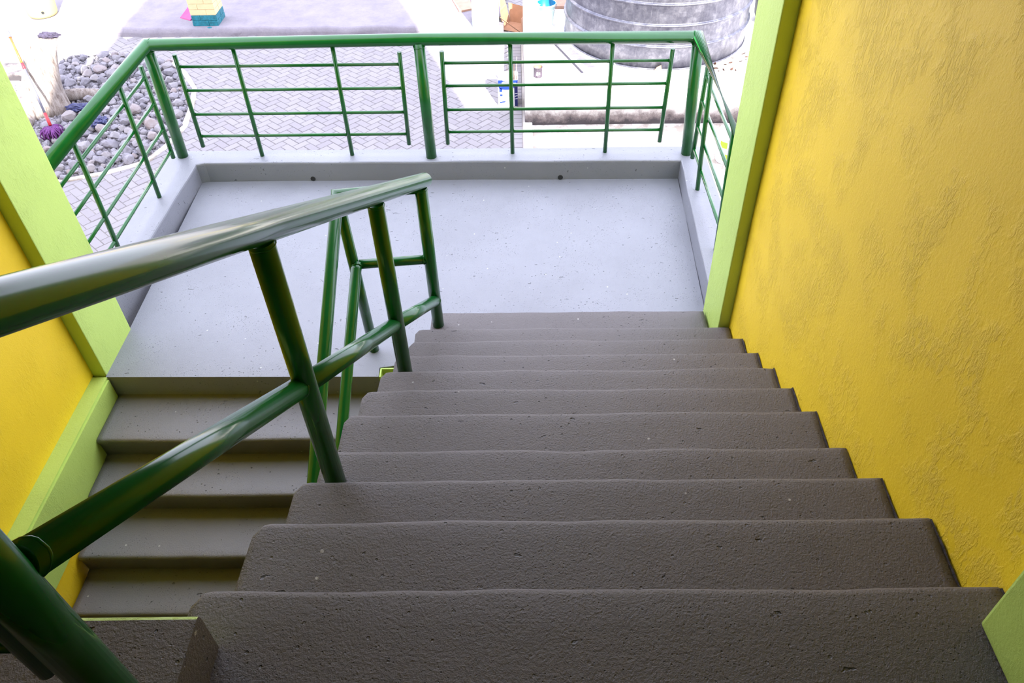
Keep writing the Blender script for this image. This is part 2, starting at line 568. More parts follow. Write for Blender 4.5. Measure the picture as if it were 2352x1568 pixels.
# ------------------------------------------------------------------ walls, pilasters, ceiling
bm = bmesh.new()
NY, NZ = 30, 40
grid = [[bm.verts.new((WALL_X(y, z) + 0.006 * noise.noise((y * 1.3, z * 1.3, 1)), y, z)) for z in [(-1.72 + (CEIL + 1.72) * k / NZ) for k in range(NZ + 1)]] for y in [(-7.2 + 5.17 * j / NY) for j in range(NY + 1)]]
for j in range(NY):
    for k in range(NZ):
        bm.faces.new((grid[j][k], grid[j + 1][k], grid[j + 1][k + 1], grid[j][k + 1])).smooth = True
rim = [grid[0][k] for k in range(NZ + 1)] + [grid[j][NZ] for j in range(1, NY + 1)] + [grid[NY][k] for k in range(NZ - 1, -1, -1)] + [grid[j][0] for j in range(NY - 1, 0, -1)]
back = [bm.verts.new((3.99, v.co.y, v.co.z)) for v in rim]
for k in range(len(rim)):
    bm.faces.new((rim[k], rim[(k + 1) % len(rim)], back[(k + 1) % len(rim)], back[k]))
bm.faces.new(back)
struct('wall_right', bm, 'yellow', 'rough yellow plastered stairwell wall along the right of the steps', 'wall')
bm = bmesh.new()
add_hexa(bm, [(PIL_X(-0.14), -2.055, -0.14), (3.98, -2.055, -0.14), (3.98, -1.690, -0.14), (PIL_X(-0.14), -1.705, -0.14),
              (PIL_X(CEIL), -2.050, CEIL), (3.98, -2.05, CEIL), (3.98, -1.68, CEIL), (PIL_X(CEIL) , -1.665, CEIL)])
bevel(bm, 0.008)
struct('trim_1', bm, 'lime', 'tall lime green pilaster at the foot of the right stairwell wall', 'pilaster')
bm = bmesh.new()
add_hexa(bm, [(3.539, -5.0, 1.698), (3.85, -5.0, 1.698), (3.85, -4.525, 1.698), (3.539, -4.525, 1.698),
              (3.46, -5.0, CEIL), (3.85, -5.0, CEIL), (3.85, -4.49, CEIL), (3.46, -4.49, CEIL)])
bevel(bm, 0.008)
struct('trim_2', bm, 'lime', 'lime green pilaster at the head of the steps, cut by the lower right corner', 'pilaster')
bm = bmesh.new()
add_box(bm, -0.30, -0.04, -7.2, -2.122, 0.0, CEIL)
struct('wall_left', bm, 'yellow_smooth', 'smooth yellow wall above the lower stair flight on the left', 'wall')
bm = bmesh.new()
add_box(bm, -0.30, 0.052, -7.2, -2.10, -1.72, -0.425)
struct('wall_lower_left', bm, 'yellow_smooth', 'yellow wall foot below the green band beside the lower flight', 'wall')
bm = bmesh.new()
vs = add_box(bm, -0.30, 0.060, -7.2, -2.135, -0.425, -0.001)
bmesh.ops.bevel(bm, geom=[e for e in bm.edges if abs(e.verts[0].co.x - 0.06) < 1e-4 and abs(e.verts[1].co.x - 0.06) < 1e-4], offset=0.012, segments=2, affect='EDGES')
struct('baseboard_left', bm, 'lime', 'lime green ledge band along the left wall of the lower flight', 'baseboard')
bm = bmesh.new()
add_hexa(bm, [(-0.25, -2.121, -0.14), (0.040, -2.121, -0.14), (0.040, -1.709, -0.14), (-0.25, -1.709, -0.14), (-0.25, -2.121, CEIL), (0.040, -2.121, CEIL), (0.040, -1.705, CEIL), (-0.25, -1.705, CEIL)])
bevel(bm, 0.007)
struct('trim_4', bm, 'lime', 'tall lime green pilaster at the end of the left yellow wall', 'pilaster')
bm = bmesh.new()
add_box(bm, -0.30, 4.0, -7.2, -1.66, CEIL, CEIL + 0.3)
struct('ceiling', bm, 'ceiling', 'cream ceiling slab over the stairwell', 'ceiling')
bm = bmesh.new()
add_box(bm, -0.30, 4.0, -7.4, -7.2, -1.72, CEIL + 0.2)
struct('wall_back', bm, 'back', 'grey wall closing the stairwell behind the upper landing', 'wall')
bm = bmesh.new()
add_box(bm, 0.04, 3.59, -2.05, -1.72, 3.5, CEIL)  # unseen lintel added to keep high sky light off the near steps
struct('sky_blocker_beam', bm, 'lime', 'unseen lime green beam added over the landing opening to cut skylight', 'beam')
# single-storey wings left and right of the stair tower
bm = bmesh.new()
add_box(bm, 4.0, 12.0, -7.4, -2.05, GROUND - 0.05, 2.62)
struct('wall_right_wing', bm, 'cream', 'cream wing of the building to the right of the stair tower', 'building wing')
bm = bmesh.new()
add_box(bm, -9.0, -0.30, -7.4, -2.12, GROUND - 0.05, 2.6)
struct('wall_left_wing', bm, 'cream', 'cream wing of the building to the left of the stair tower', 'building wing')

# ------------------------------------------------------------------ upper landing
bm = bmesh.new()
add_box(bm, 0.0, 3.64, -7.19, -4.93, 1.45, 1.697)
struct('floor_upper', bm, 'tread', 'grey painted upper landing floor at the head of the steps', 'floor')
bm = bmesh.new()
NX = 40
rows = []
for i in range(NX + 1):
    x = -0.03 + 1.896 * i / NX
    e = 0.004 * noise.noise((x * 5, 2, 0))
    yf = -4.571 + 0.004 * noise.noise((x * 4, 9, 0))
    zf = 1.45 if x < 1.765 else 1.692
    rows.append([bm.verts.new(q) for q in ((x, yf, zf), (x, yf, 1.835), (x, yf - 0.004, 1.846), (x, yf - 0.012, 1.850 + e), (x, -4.92, 1.852 + e), (x, -4.928, zf))])
for a, b in zip(rows, rows[1:]):
    for k in range(6):
        f = bm.faces.new((a[k], a[(k + 1) % 6], b[(k + 1) % 6], b[k]))
        f.material_index = 1 if k in (0, 1, 2) else 0
bm.faces.new(rows[0])
bm.faces.new(rows[-1][::-1])
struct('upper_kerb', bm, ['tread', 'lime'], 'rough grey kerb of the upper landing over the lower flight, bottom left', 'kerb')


# ------------------------------------------------------------------ stair flights
def step_mesh(yn, zn, yb, zl, xl_f, xr_f, seed, side_lime=True, wave=0.008, rnd=0.035):
    """one cast step: worn wavy nose, rounded left corner; yb = back of the tread, zl = foot of the riser"""
    bm = bmesh.new()
    N = 72
    prof = [(0.0, 'b'), ]
    rows = []
    for i in range(N + 1):
        # denser near the left corner
        t = i / N
        t = t * t * 0.25 + t * 0.75
        xl = xl_f(yn)
        xr = xr_f(yn, zn)
        x = xl + (xr - xl) * t
        w = wave * (noise.noise((x * 2.3, seed * 5.1, 0)) + 0.45 * noise.noise((x * 7.0, seed * 3.3, 2)))
        zz = 0.006 * noise.noise((x * 1.8, seed * 2.7, 5)) + 0.002 * noise.noise((x * 9, seed, 5))
        d = x - xl
        back = 0.0
        if d < rnd:
            back = rnd * (1 - math.sqrt(max(0, 1 - ((rnd - d) / rnd) ** 2)))
        y0 = yn + w - back
        xb_ = xl_f(yb) + (xr_f(yb, zn) - xl_f(yb)) * t

        def P(y, z):
            s = (y - yn) / (yb - yn) if abs(yb - yn) > 1e-6 else 0
            s = max(-0.2, min(1, s))
            return (x + (xb_ - x) * s, y, z)
        r = 0.022
        pts = [P(yb, zl - 0.02), P(yb, zn - 0.004)]
        for k in range(1, 6):
            yy = yb + (y0 - r - yb) * k / 6
            pts.append(P(yy, zn + zz * k / 6 + 0.0015 * noise.noise((x * 6, yy * 9, seed))))
        pts.append(P(y0 - r, zn + zz))
        for a in (30, 60, 90):
            pts.append(P(y0 - r + r * math.sin(R(a)), zn + zz - r + r * math.cos(R(a))))
        pts.append(P(y0 - 0.006, zn - 0.06))
        pts.append(P(y0 - 0.012, zl + 0.012))
        pts.append(P(y0 + 0.002, zl - 0.004))
        pts.append(P(y0 - 0.02, zl - 0.02))
        rows.append([bm.verts.new(q) for q in pts])
    n = len(rows[0])
    for a, b in zip(rows, rows[1:]):
        for k in range(n):
            f = bm.faces.new((a[k], b[k], b[(k + 1) % n], a[(k + 1) % n]))
            f.smooth = 1 <= k <= n - 3
    f = bm.faces.new(rows[0])
    f.material_index = 1 if side_lime else 0
    bm.faces.new(rows[-1][::-1])
    return bm


up = thing('stair_flight', 'upper flight of worn grey concrete steps descending to the landing along the rough yellow wall', 'stairs', (2.8, -3.2, 0.0))


def right_end(i):
    if i == 0:
        return lambda y, z: 3.668 if y > -2.05 else min(3.668, WALL_X(y, z))
    return lambda y, z: WALL_X(y, z) - 0.004


for i, (yn, zn, xl) in enumerate(NOSE):
    yb = NOSE[i + 1][0] - 0.014 if i < 10 else -4.925
    zl = NOSE[i - 1][1] if i else 0.0
    nxt = NOSE[i + 1][2] if i < 10 else 1.87
    lf = (lambda a, b, y0, y1: (lambda y: a + (b - a) * max(0, min(1, (y - y0) / (y1 - y0))) * 0.45))(xl, nxt, yn, yb)
    if i == 0:
        lf = lambda y: 1.99
    if i == 10:
        lf = lambda y: 1.776
    bm = step_mesh(yn, zn, yb, zl, lf, right_end(i), i + 1, wave=0.012 if i == 4 else 0.008)
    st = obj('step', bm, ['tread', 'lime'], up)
    if i >= 2:                                               # rough dark mortar joint where the tread meets the wall
        bm = bmesh.new()
        ya, yc = (yb if i < 10 else -4.52), yn - 0.012
        prev = None
        for k in range(17):
            y = yc + (ya - yc) * k / 16
            xw = WALL_X(y, zn) - 0.003
            w = 0.004 + 0.007 * abs(noise.noise((y * 14, i * 3.1, 0)))
            h = 0.001 + 0.005 * abs(noise.noise((y * 19, i * 1.3, 5)))
            ring = [bm.verts.new(q) for q in ((xw - w, y, zn - 0.006), (xw - w * 0.6, y, zn + h), (xw, y, zn + h * 1.6), (xw, y, zn - 0.006))]
            if prev:
                for q in range(4):
                    bm.faces.new((prev[q], prev[(q + 1) % 4], ring[(q + 1) % 4], ring[q]))
            else:
                bm.faces.new(ring)
            prev = ring
        bm.faces.new(prev[::-1])
        j = obj('mortar_joint', bm, 'mortar', st)
        j['label'] = 'rough dark mortar joint against the wall'
# sloping waist slab under the steps, lime on its open side
bm = bmesh.new()
a0, a1 = NOSE[1], NOSE[10]
add_hexa(bm, [(STAIR_L(-2.06) + 0.03, -2.07, -0.13), (STAIR_L(-4.9) + 0.03, -4.93, 1.40), (3.59, -4.93, 1.40), (3.665, -2.07, -0.13),
              (STAIR_L(-2.06) + 0.03, -2.08, 0.14), (STAIR_L(-4.9) + 0.03, -4.46, 1.51), (3.59, -4.46, 1.51), (3.665, -2.08, 0.14)])
obj('waist_slab', bm, 'lime', up)

low = thing('stair_flight', 'lower flight of smooth grey concrete steps descending beside the left yellow wall', 'stairs', (0.9, -3.3, GROUND))
for i in range(1, len(LOW)):
    yn, zn = LOW[i]
    yt = LOW[i - 1][0] + 0.0
    # tread from the riser above (yt) out to the nose (yn); the riser below belongs to this step
    bm = bmesh.new()
    N = 50
    zl = zn - 0.155
    rows = []
    for k in range(N + 1):
        x = 0.064 + 1.70 * k / N
        w = 0.006 * noise.noise((x * 2.5, i * 4.3, 8)) + 0.003 * noise.noise((x * 8, i, 8))
        zz = 0.004 * noise.noise((x * 2, i * 1.7, 3))
        y0 = yn + w
        r = 0.018
        pts = [(x, yt + 0.03, zl - 0.02), (x, yt + 0.03, zn + 0.002), (x, yt, zn + 0.002), (x, yt - 0.02, zn - 0.003), (x, (yt + y0) / 2, zn - 0.002), (x, y0 + 0.05, zn + zz), (x, y0 + r, zn + zz)]
        for a in (30, 60, 90):
            pts.append((x, y0 + r - r * math.sin(R(a)), zn + zz - r + r * math.cos(R(a))))
        pts += [(x, y0 + 0.015, zn - 0.06), (x, y0 + 0.02, zl - 0.004), (x, y0 + 0.03, zl - 0.02)]
        rows.append([bm.verts.new(q) for q in pts])
    n = len(rows[0])
    for a, b in zip(rows, rows[1:]):
        for k in range(n):
            f = bm.faces.new((a[k], b[k], b[(k + 1) % n], a[(k + 1) % n]))
            f.smooth = 2 <= k <= n - 3
    bm.faces.new(rows[0])
    bm.faces.new(rows[-1][::-1])
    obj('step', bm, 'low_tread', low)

# ------------------------------------------------------------------ stair railing (upper and lower flight in one welded piece)
rail = thing('stair_railing', 'dark green steel pipe handrail with posts and mid rails between the two stair flights', 'railing', (1.9, -3.0, 0.0))


def pipe(name, pts, r, parent, welds=(), n=24):
    bm = bmesh.new()
    add_tube(bm, pts, r, n)
    big = r > 0.02
    if not big:
        for k, (p, d, wr) in enumerate(welds):
            add_weld(bm, p, d, wr, int(abs(p[0]) * 977 + abs(p[1]) * 331) + k)
    o = obj(name, bm, 'green', parent)
    if big:
        for k, (p, d, wr) in enumerate(welds):
            wbm = bmesh.new()
            add_weld(wbm, p, d, wr, int(abs(p[0]) * 977 + abs(p[1]) * 331) + k)
            obj('weld_bead', wbm, 'green', o)
    return o


PR, MR = 0.0345, 0.0335
MID = [(2.034, -1.855, 0.345), (1.965, -2.74, 0.968), (1.886, -3.78, 1.678)]
posts = [((2.036, -1.865, 0.150), (2.020, -1.862, 1.130)), ((1.977, -2.742, 0.636), (1.962, -2.740, 1.620)), ((1.905, -3.776, 1.190), (1.888, -3.770, 2.200))]
for b, t in posts:
    b, t = Vector(b), Vector(t)
    pipe('post', [b, t], PR, rail, [(t - (t - b).normalized() * 0.012, t - b, PR)])
pipe('post', [(1.815, -4.775, 1.851), (1.792, -4.775, 2.80)], 0.0385, rail)
pipe('top_rail', [(2.041, -1.835, 1.156), (1.841, -4.60, 2.700), (1.792, -4.775, 2.80)], 0.0385, rail)
# mid rail is welded in between the posts, one length per bay
mt = [Vector(q) for q in MID] + [Vector((1.803, -4.745, 2.345))]
for a, b in zip(mt, mt[1:]):
    d = (b - a).normalized()
    pipe('middle_rail', [a, b], MR, rail, [(a + d * PR * 0.9, d, MR), (b - d * PR * 0.7, d, MR)])
# landing link: post of the lower flight, a bar at mid height and the returning top
pipe('post', [(1.630, -1.918, 0.0), (1.592, -1.925, 1.125)], 0.030, rail)
pipe('top_rail', [(2.020, -1.862, 1.128), (1.592, -1.928, 1.130), (1.596, -2.051, 1.074), (1.591, -2.924, 0.625), (1.589, -3.220, 0.468), (1.58, -4.90, -0.43)], 0.0315, rail)
pipe('middle_rail', [(2.028, -1.865, 0.660), (1.640, -1.93, 0.678)], 0.0270, rail, [((1.995, -1.87, 0.660), (1, 0, 0), 0.0275)])
pipe('middle_rail', [(1.634, -1.93, 0.684), (1.626, -1.966, 0.666), (1.605, -2.786, 0.230), (1.59, -4.90, -0.89)], 0.0300, rail, [((1.632, -1.945, 0.676), (0, 1, 0.5), 0.0305)])
pipe('post', [(1.60, -4.90, -1.55), (1.58, -4.90, -0.40)], 0.030, rail)
# railing of the upper landing, of which one hanging bar shows
pipe('top_rail', [(1.792, -4.775, 2.80), (0.0, -4.78, 2.80)], 0.0385, rail)
pipe('hanging_bar', [(1.738, -4.775, 2.062), (1.722, -4.775, 2.72)], 0.0165, rail)
for z in (2.155, 2.33, 2.50, 2.66):
    pipe('cross_bar', [(1.730, -4.775, z), (0.0, -4.775, z)], 0.0120, rail)

# ------------------------------------------------------------------ landing railing
lr = thing('landing_railing', 'bright green steel railing on the landing kerb with grid panels overlooking the yard', 'railing', (1.85, 0.1, KERB))
RZ = 1.081
pipe('top_rail', [(-0.114, -1.70, RZ), (-0.113, 0.095, RZ), (1.827, 0.135, RZ), (3.820, 0.120, RZ), (3.800, -1.66, RZ)], 0.043, lr,
     [((-0.08, 0.098, RZ), (1, 0.02, 0), 0.043), ((3.79, 0.121, RZ), (1, 0, 0), 0.043)])
for (bx, by), (tx, ty) in (((-0.146, 0.140), (-0.113, 0.095)), ((1.846, 0.090), (1.827, 0.130)), ((3.862, 0.097), (3.820, 0.115))):
    b, t = Vector((bx, by, KERB - 0.004)), Vector((tx, ty, RZ - 0.02))
    pipe('post', [b, t], 0.042, lr, [(t - Vector((0, 0, 0.028)), (0, 0, 1), 0.042)])
UP, CR = 0.0165, 0.0118
ROWS = ((0.904, 0.908), (0.720, 0.733), (0.527, 0.541), (0.343, 0.355))
for x0, x1, xs, k in ((0.048, 1.678, (0.490, 1.208), 0), (1.984, 3.648, (2.485, 3.219), 1)):
    for x in (x0, x1):
        pipe('upright_bar', [(x - 0.004, 0.13, 0.252), (x + 0.003, 0.13, 0.995)], UP, lr, n=14)
    for x in xs:
        pipe('upright_bar', [(x + 0.003, 0.13, KERB - 0.003), (x - 0.003, 0.13, RZ - 0.02)], UP, lr, n=14)
    for row in ROWS:
        pipe('cross_bar', [(x0, 0.13, row[k]), (x1, 0.13, row[k])], CR, lr, n=12, welds=[((q, 0.13, row[k]), (1, 0, 0), CR * 1.1) for q in (x0 + UP, x1 - UP)] )
for x, ys, y0, zz in ((-0.14, (-0.448, -1.193), -0.034, (0.903, 0.703, 0.497, 0.313)), (3.86, (-0.42, -1.15), -0.12, (0.905, 0.720, 0.520, 0.330))):
    pipe('upright_bar', [(x, y0, 0.250), (x, y0, 0.985)], UP, lr, n=14)
    for y in ys:
        pipe('upright_bar', [(x, y, KERB - 0.003), (x + (0.02 if x < 0 else -0.045), y, RZ - 0.02)], UP, lr, n=14)
    for z in zz:
        pipe('cross_bar', [(x, y0, z), (x, -1.70 if x < 0 else -1.66, z)], CR, lr, n=12)

# ------------------------------------------------------------------ yard ground
bm = bmesh.new()
add_box(bm, -30, 30, -7.4, 40, GROUND - 0.25, GROUND - 0.011)
struct('ground', bm, 'earth', 'dusty bare ground of the yard', 'ground')

BED = [(-3.95, 6.45), (-2.75, 6.10), (-2.10, 5.0), (-1.97, 4.1), (-2.18, 3.22), (-3.05, 2.80), (-4.3, 2.55), (-5.0, 4.4), (-4.7, 6.2)]


def inside(x, y, poly):
    r = False
    j = len(poly) - 1
    for i in range(len(poly)):
        xi, yi = poly[i]
        xj, yj = poly[j]
        if (yi > y) != (yj > y) and x < (xj - xi) * (y - yi) / (yj - yi) + xi:
            r = not r
        j = i
    return r


def add_brick(bm, cx, cy, ang, L, W, dz):
    g, ch = 0.0022, 0.005
    c, s = math.cos(ang), math.sin(ang)
    lo, hi = [], []
    for sx, sy in ((-1, -1), (1, -1), (1, 1), (-1, 1)):
        x, y = sx * (L / 2 - g), sy * (W / 2 - g)
        lo.append(bm.verts.new((cx + x * c - y * s, cy + x * s + y * c, GROUND - 0.035)))
        x, y = sx * (L / 2 - g - ch), sy * (W / 2 - g - ch)
        hi.append(bm.verts.new((cx + x * c - y * s, cy + x * s + y * c, GROUND + dz)))
    mid = [bm.verts.new((v.co.x, v.co.y, GROUND + dz - 0.006)) for v in lo]
    bm.faces.new(hi)
    for k in range(4):
        bm.faces.new((mid[k], mid[(k + 1) % 4], hi[(k + 1) % 4], hi[k]))
        bm.faces.new((lo[k], lo[(k + 1) % 4], mid[(k + 1) % 4], mid[k]))


bm = bmesh.new()
W_, L_ = 0.105, 0.21
base_ang = R(47)
ca, sa = math.cos(base_ang), math.sin(base_ang)
rnd = random.Random(3)
for j in range(-130, 130):
    for k in range(-40, 40):
        for kind in (0, 1):
            # herringbone lattice
            if kind == 0:
                u, v = (j + 4 * k) * W_ / 1.0 + L_ / 2, j * W_ + W_ / 2
                a = 0
            else:
                u, v = (j + 4 * k) * W_ + L_ + W_ / 2 , (j) * W_ + L_ / 2 - W_ + W_ * 0
                a = math.pi / 2
            x, y = 0.3 + u * ca - v * sa, 3.5 + u * sa + v * ca
            ok = (-5.2 < x < 2.44 and 0.35 < y < 7.04) or (2.30 < x < 3.6 and 7.02 < y < 10.5)
            if not ok or inside(x, y, BED):
                continue
            add_brick(bm, x, y, base_ang + a, L_, W_, rnd.uniform(-0.003, 0.002))
y = 0.5
while y < 7.0:                                                # straight edging course beside the plinth
    add_brick(bm, 2.52, y, 0, 0.155, 0.105, rnd.uniform(-0.002, 0.003))
    y += 0.108
paving = struct('paving', bm, 'paver', 'grey herringbone brick paving of the yard', 'paving')
bm = bmesh.new()
prev = None
ring = []
for i in range(5):                                            # cement edging of the stone bed
    pass
edge = [(-2.80, 6.18), (-2.42, 5.72), (-2.12, 5.20), (-1.99, 4.6), (-1.93, 4.1), (-2.0, 3.6), (-2.14, 3.20), (-2.55, 2.95), (-3.05, 2.77), (-3.7, 2.62), (-4.3, 2.52)]
rows = []
for i, (x, y) in enumerate(edge):
    a = Vector(edge[max(0, i - 1)])
    b = Vector(edge[min(len(edge) - 1, i + 1)])
    d = (b - a).normalized()
    nrm = Vector((d.y, -d.x))
    q = Vector((x, y))
    rows.append([bm.verts.new((*(q + nrm * s), z)) for s, z in ((-0.04, GROUND - 0.03), (-0.035, GROUND + 0.018), (0.035, GROUND + 0.016), (0.04, GROUND - 0.03))])
for a, b in zip(rows, rows[1:]):
    for k in range(4):
        bm.faces.new((a[k], a[(k + 1) % 4], b[(k + 1) % 4], b[k])).smooth = False
bm.faces.new(rows[0])
bm.faces.new(rows[-1][::-1])
struct('bed_edging', bm, 'apron', 'thin pale cement edging round the stone bed', 'edging')

# ------------------------------------------------------------------ veranda across the yard
bm = bmesh.new()
NX = 120
rows = []
for i in range(NX + 1):
    x = -14.0 + 16.32 * i / NX
    yf = 7.10 - 0.012 * (x + 4) * (1 if x > -4 else 0.3) + 0.05 * noise.noise((x * 2.2, 0, 0)) + 0.025 * noise.noise((x * 9, 4, 0))
    z = VER + 0.01 * noise.noise((x * 3, 3, 3))
    rows.append([bm.verts.new(q) for q in ((x, yf, GROUND - 0.04), (x, yf + 0.01 + 0.02 * noise.noise((x * 12, 1, 1)), GROUND + 0.05), (x, yf + 0.03, z - 0.02), (x, yf + 0.07, z), (x, 14.0, VER), (x, 14.0, GROUND - 0.04))])
for a, b in zip(rows, rows[1:]):
    for k in range(6):
        bm.faces.new((a[k], a[(k + 1) % 6], b[(k + 1) % 6], b[k])).smooth = k in (1, 2)
bm.faces.new(rows[0])
bm.faces.new(rows[-1][::-1])
struct('veranda_slab', bm, 'veranda', 'raised rough concrete veranda slab across the yard', 'veranda')


def pillar(x0, x1, y0, y1, z0, foot_mat, label, lump):
    t = thing('brick_pillar', label, 'pillar', ((x0 + x1) / 2, (y0 + y1) / 2, z0))

    def courses(za, n, h, mat, name):
        bm = bmesh.new()
        rn = random.Random(int(x0 * 100) + n)
        for i in range(n):
            j = 0.004
            e = [rn.uniform(-j, j) for _ in range(4)]
            z = za + i * h
            for (bx0, bx1, by0, by1) in ((x0, (x0 + x1) / 2 + 0.06 * (-1) ** i, y0, (y0 + y1) / 2), ((x0 + x1) / 2 + 0.06 * (-1) ** i, x1, y0, (y0 + y1) / 2),
                                         (x0, (x0 + x1) / 2 - 0.06 * (-1) ** i, (y0 + y1) / 2, y1), ((x0 + x1) / 2 - 0.06 * (-1) ** i, x1, (y0 + y1) / 2, y1)):
                b2 = bmesh.new()
                add_box(b2, bx0 + e[0] * 0 + 0.003, bx1 - 0.003, by0 + e[2] + 0.003, by1 - 0.003, z + 0.004, z + h - 0.004)
                bevel(b2, 0.006, 2)
                me = bpy.data.meshes.new('tmp')
                b2.to_mesh(me)
                b2.free()
                bm.from_mesh(me)
                bpy.data.meshes.remove(me)
        add_box(bm, x0 + 0.012, x1 - 0.012, y0 + 0.012, y1 - 0.012, za, za + n * h)   # mortar core
        return obj(name, bm, mat, t)
    courses(z0, 2, 0.087, foot_mat, 'painted_base')
    courses(z0 + 0.174, 30, 0.087, 'cream', 'brick_shaft')
    if lump:
        bm = bmesh.new()
        bmesh.ops.create_icosphere(bm, subdivisions=3, radius=0.11)
        for v in bm.verts:
            v.co = Vector((v.co.x * 1.0, v.co.y * 0.45, v.co.z * 0.55)) * (1 + 0.25 * noise.noise(v.co * 12))
            v.co += Vector((x0 + 0.29, y0 - 0.03, z0 - 0.055))
        for f in bm.faces:
            f.smooth = True
        obj('cement_lump', bm, foot_mat, t)
    return t


pillar(-2.700, -2.285, 7.19, 7.60, VER - 0.005, 'teal', 'cream brick pillar with a dark teal base standing in shade on the veranda edge', True)
pillar(1.82, 2.25, 7.04, 7.45, VER - 0.09, 'sunlit_teal', 'sunlit white brick pillar with a teal base coloured pale for sunlight beside the open carton', False)

# dustpan behind the shaded pillar
bm = bmesh.new()
add_hexa(bm, [(-3.03, 7.54, VER), (-2.82, 7.42, VER), (-2.70, 7.66, VER), (-2.92, 7.76, VER), (-3.02, 7.545, VER + 0.012), (-2.82, 7.43, VER + 0.012), (-2.70, 7.66, VER + 0.11), (-2.92, 7.76, VER + 0.11)])
tag(obj('dustpan', bm, 'magenta'), 'small magenta plastic dustpan poking out from behind the teal based pillar', 'dustpan')
# red bottle cap on the ground by the veranda edge
bm = bmesh.new()
add_lathe(bm, [(0.022, GROUND), (0.022, GROUND + 0.018), (0.018, GROUND + 0.022)], -1.50, 6.98, 14)
tag(obj('bottle_cap', bm, 'red'), 'tiny red bottle cap on the paving at the foot of the veranda', 'bottle cap')

# yellow drum upper left
t = thing('plastic_drum', 'pale yellow plastic drum standing on the sunlit veranda, cut by the top edge', 'drum', (-5.385, 7.76, VER))
bm = bmesh.new()
add_lathe(bm, [(0.185, VER), (0.215, VER + 0.01), (0.232, VER + 0.05), (0.245, VER + 0.2), (0.275, VER + 0.5), (0.29, VER + 0.8), (0.27, VER + 0.86), (0.20, VER + 0.9)], -5.385, 7.76, 48)
obj('drum_body', bm, 'drum_yellow', t)
bm = bmesh.new()
add_tube(bm, [(-5.27, 7.565, VER + 0.11), (-5.262, 7.545, VER + 0.11)], 0.022, 12)
obj('drain_bung', bm, 'black', t)

# ------------------------------------------------------------------ tank plinth
bm = bmesh.new()
NX, NYp = 60, 60
x0, x1, y0, y1 = 2.63, 7.2, 4.02, 7.0
add_box(bm, x0, x1, y0, y1, GROUND - 0.04, PLINTH)
bevel(bm, 0.02, 2)
struct('tank_plinth', bm, 'plinth', 'whitewashed concrete plinth with a stained foot that carries the steel tank', 'plinth')
bm = bmesh.new()
add_box(bm, 2.72, 6.5, 0.9, 4.03, GROUND - 0.04, GROUND + 0.012)
struct('apron', bm, 'apron', 'flaking whitewashed cement apron in front of the tank plinth', 'apron')
bm = bmesh.new()
add_box(bm, 2.61, 2.725, 0.9, 4.03, GROUND - 0.04, GROUND + 0.05)
bevel(bm, 0.008)
struct('apron_kerb', bm, 'white_lime', 'narrow whitewashed kerb along the left edge of the cement apron', 'kerb')

# steel tank
TX, TY, TR = 4.475, 5.645, 1.255
tank = thing('water_tank', 'large round galvanised steel water tank with ribs standing on the white plinth', 'tank', (TX, TY, PLINTH))
bm = bmesh.new()
prof = [(TR, PLINTH)]
for zr in (PLINTH + 0.30, PLINTH + 0.57, PLINTH + 0.83, PLINTH + 1.10, PLINTH + 1.37):
    prof += [(TR, zr - 0.034), (TR, zr - 0.026), (TR, zr - 0.020), (TR + 0.014, zr - 0.016), (TR + 0.026, zr - 0.005), (TR + 0.026, zr + 0.004), (TR + 0.014, zr + 0.014), (TR, zr + 0.018), (TR, zr + 0.024), (TR, zr + 0.032)]
prof += [(TR, PLINTH + 1.62), (TR - 0.05, PLINTH + 1.66), (0.3, PLINTH + 1.9), (0.02, PLINTH + 1.92)]
add_lathe(bm, prof, TX, TY, 128)
obj('tank_body', bm, 'galvanised', tank)
bm = bmesh.new()
add_lathe(bm, [(TR + 0.001, PLINTH), (TR + 0.012, PLINTH), (TR + 0.012, PLINTH + 0.018), (TR + 0.001, PLINTH + 0.018)], TX, TY, 128, cap0=False, cap1=False)
obj('bottom_rim', bm, 'galvanised', tank)


# buckets
def bucket(t, cx, cy, z, r0, r1, h, mat, inside_mat, rim=0.012):
    bm = bmesh.new()
    add_lathe(bm, [(r0 - 0.01, z), (r0, z + 0.008), (r1, z + h - 0.02), (r1 + rim, z + h - 0.02), (r1 + rim, z + h), (r1, z + h)], cx, cy, 40, cap1=False)
    obj('bucket_body', bm, mat, t)
    bm = bmesh.new()
    add_lathe(bm, [(r0 - 0.012, z + 0.02), (r1 - 0.001, z + h)], cx, cy, 40, cap0=True, cap1=False)
    obj('bucket_inside', bm, inside_mat, t)


t = thing('bucket', 'light blue plastic bucket on the plinth left of the steel tank', 'bucket', (2.945, 5.88, PLINTH))
bucket(t, 2.945, 5.88, PLINTH, 0.102, 0.142, 0.325, 'blue_plastic', 'blue_inside')
bm = bmesh.new()
add_tube(bm, [(2.945 + 0.157 * math.cos(a), 5.88 + 0.157 * math.sin(a) * 0.9 - 0.02, PLINTH + 0.30 - 0.05 * abs(math.sin(a))) for a in [math.pi + math.pi * k / 12 for k in range(13)]], 0.004, 8)
obj('wire_handle', bm, 'steel', t)
bm = bmesh.new()
NXc, NYc = 12, 14
g = []
for i in range(NXc + 1):
    row = []
    for j in range(NYc + 1):
        a = math.pi * 0.55 + math.pi * 0.75 * i / NXc
        s = j / NYc
        rr = 0.165 + 0.02 * math.sin(i * 2.1) * s + (0.03 * s)
        z = PLINTH + 0.335 - 0.17 * max(0, s - 0.2) + 0.012 * noise.noise((i * .6, j * .6, 0))
        rr = rr if s > 0.2 else rr - 0.05 * (0.2 - s) / 0.2
        row.append(bm.verts.new((2.945 + rr * math.cos(a), 5.88 + rr * math.sin(a), z)))
    g.append(row)
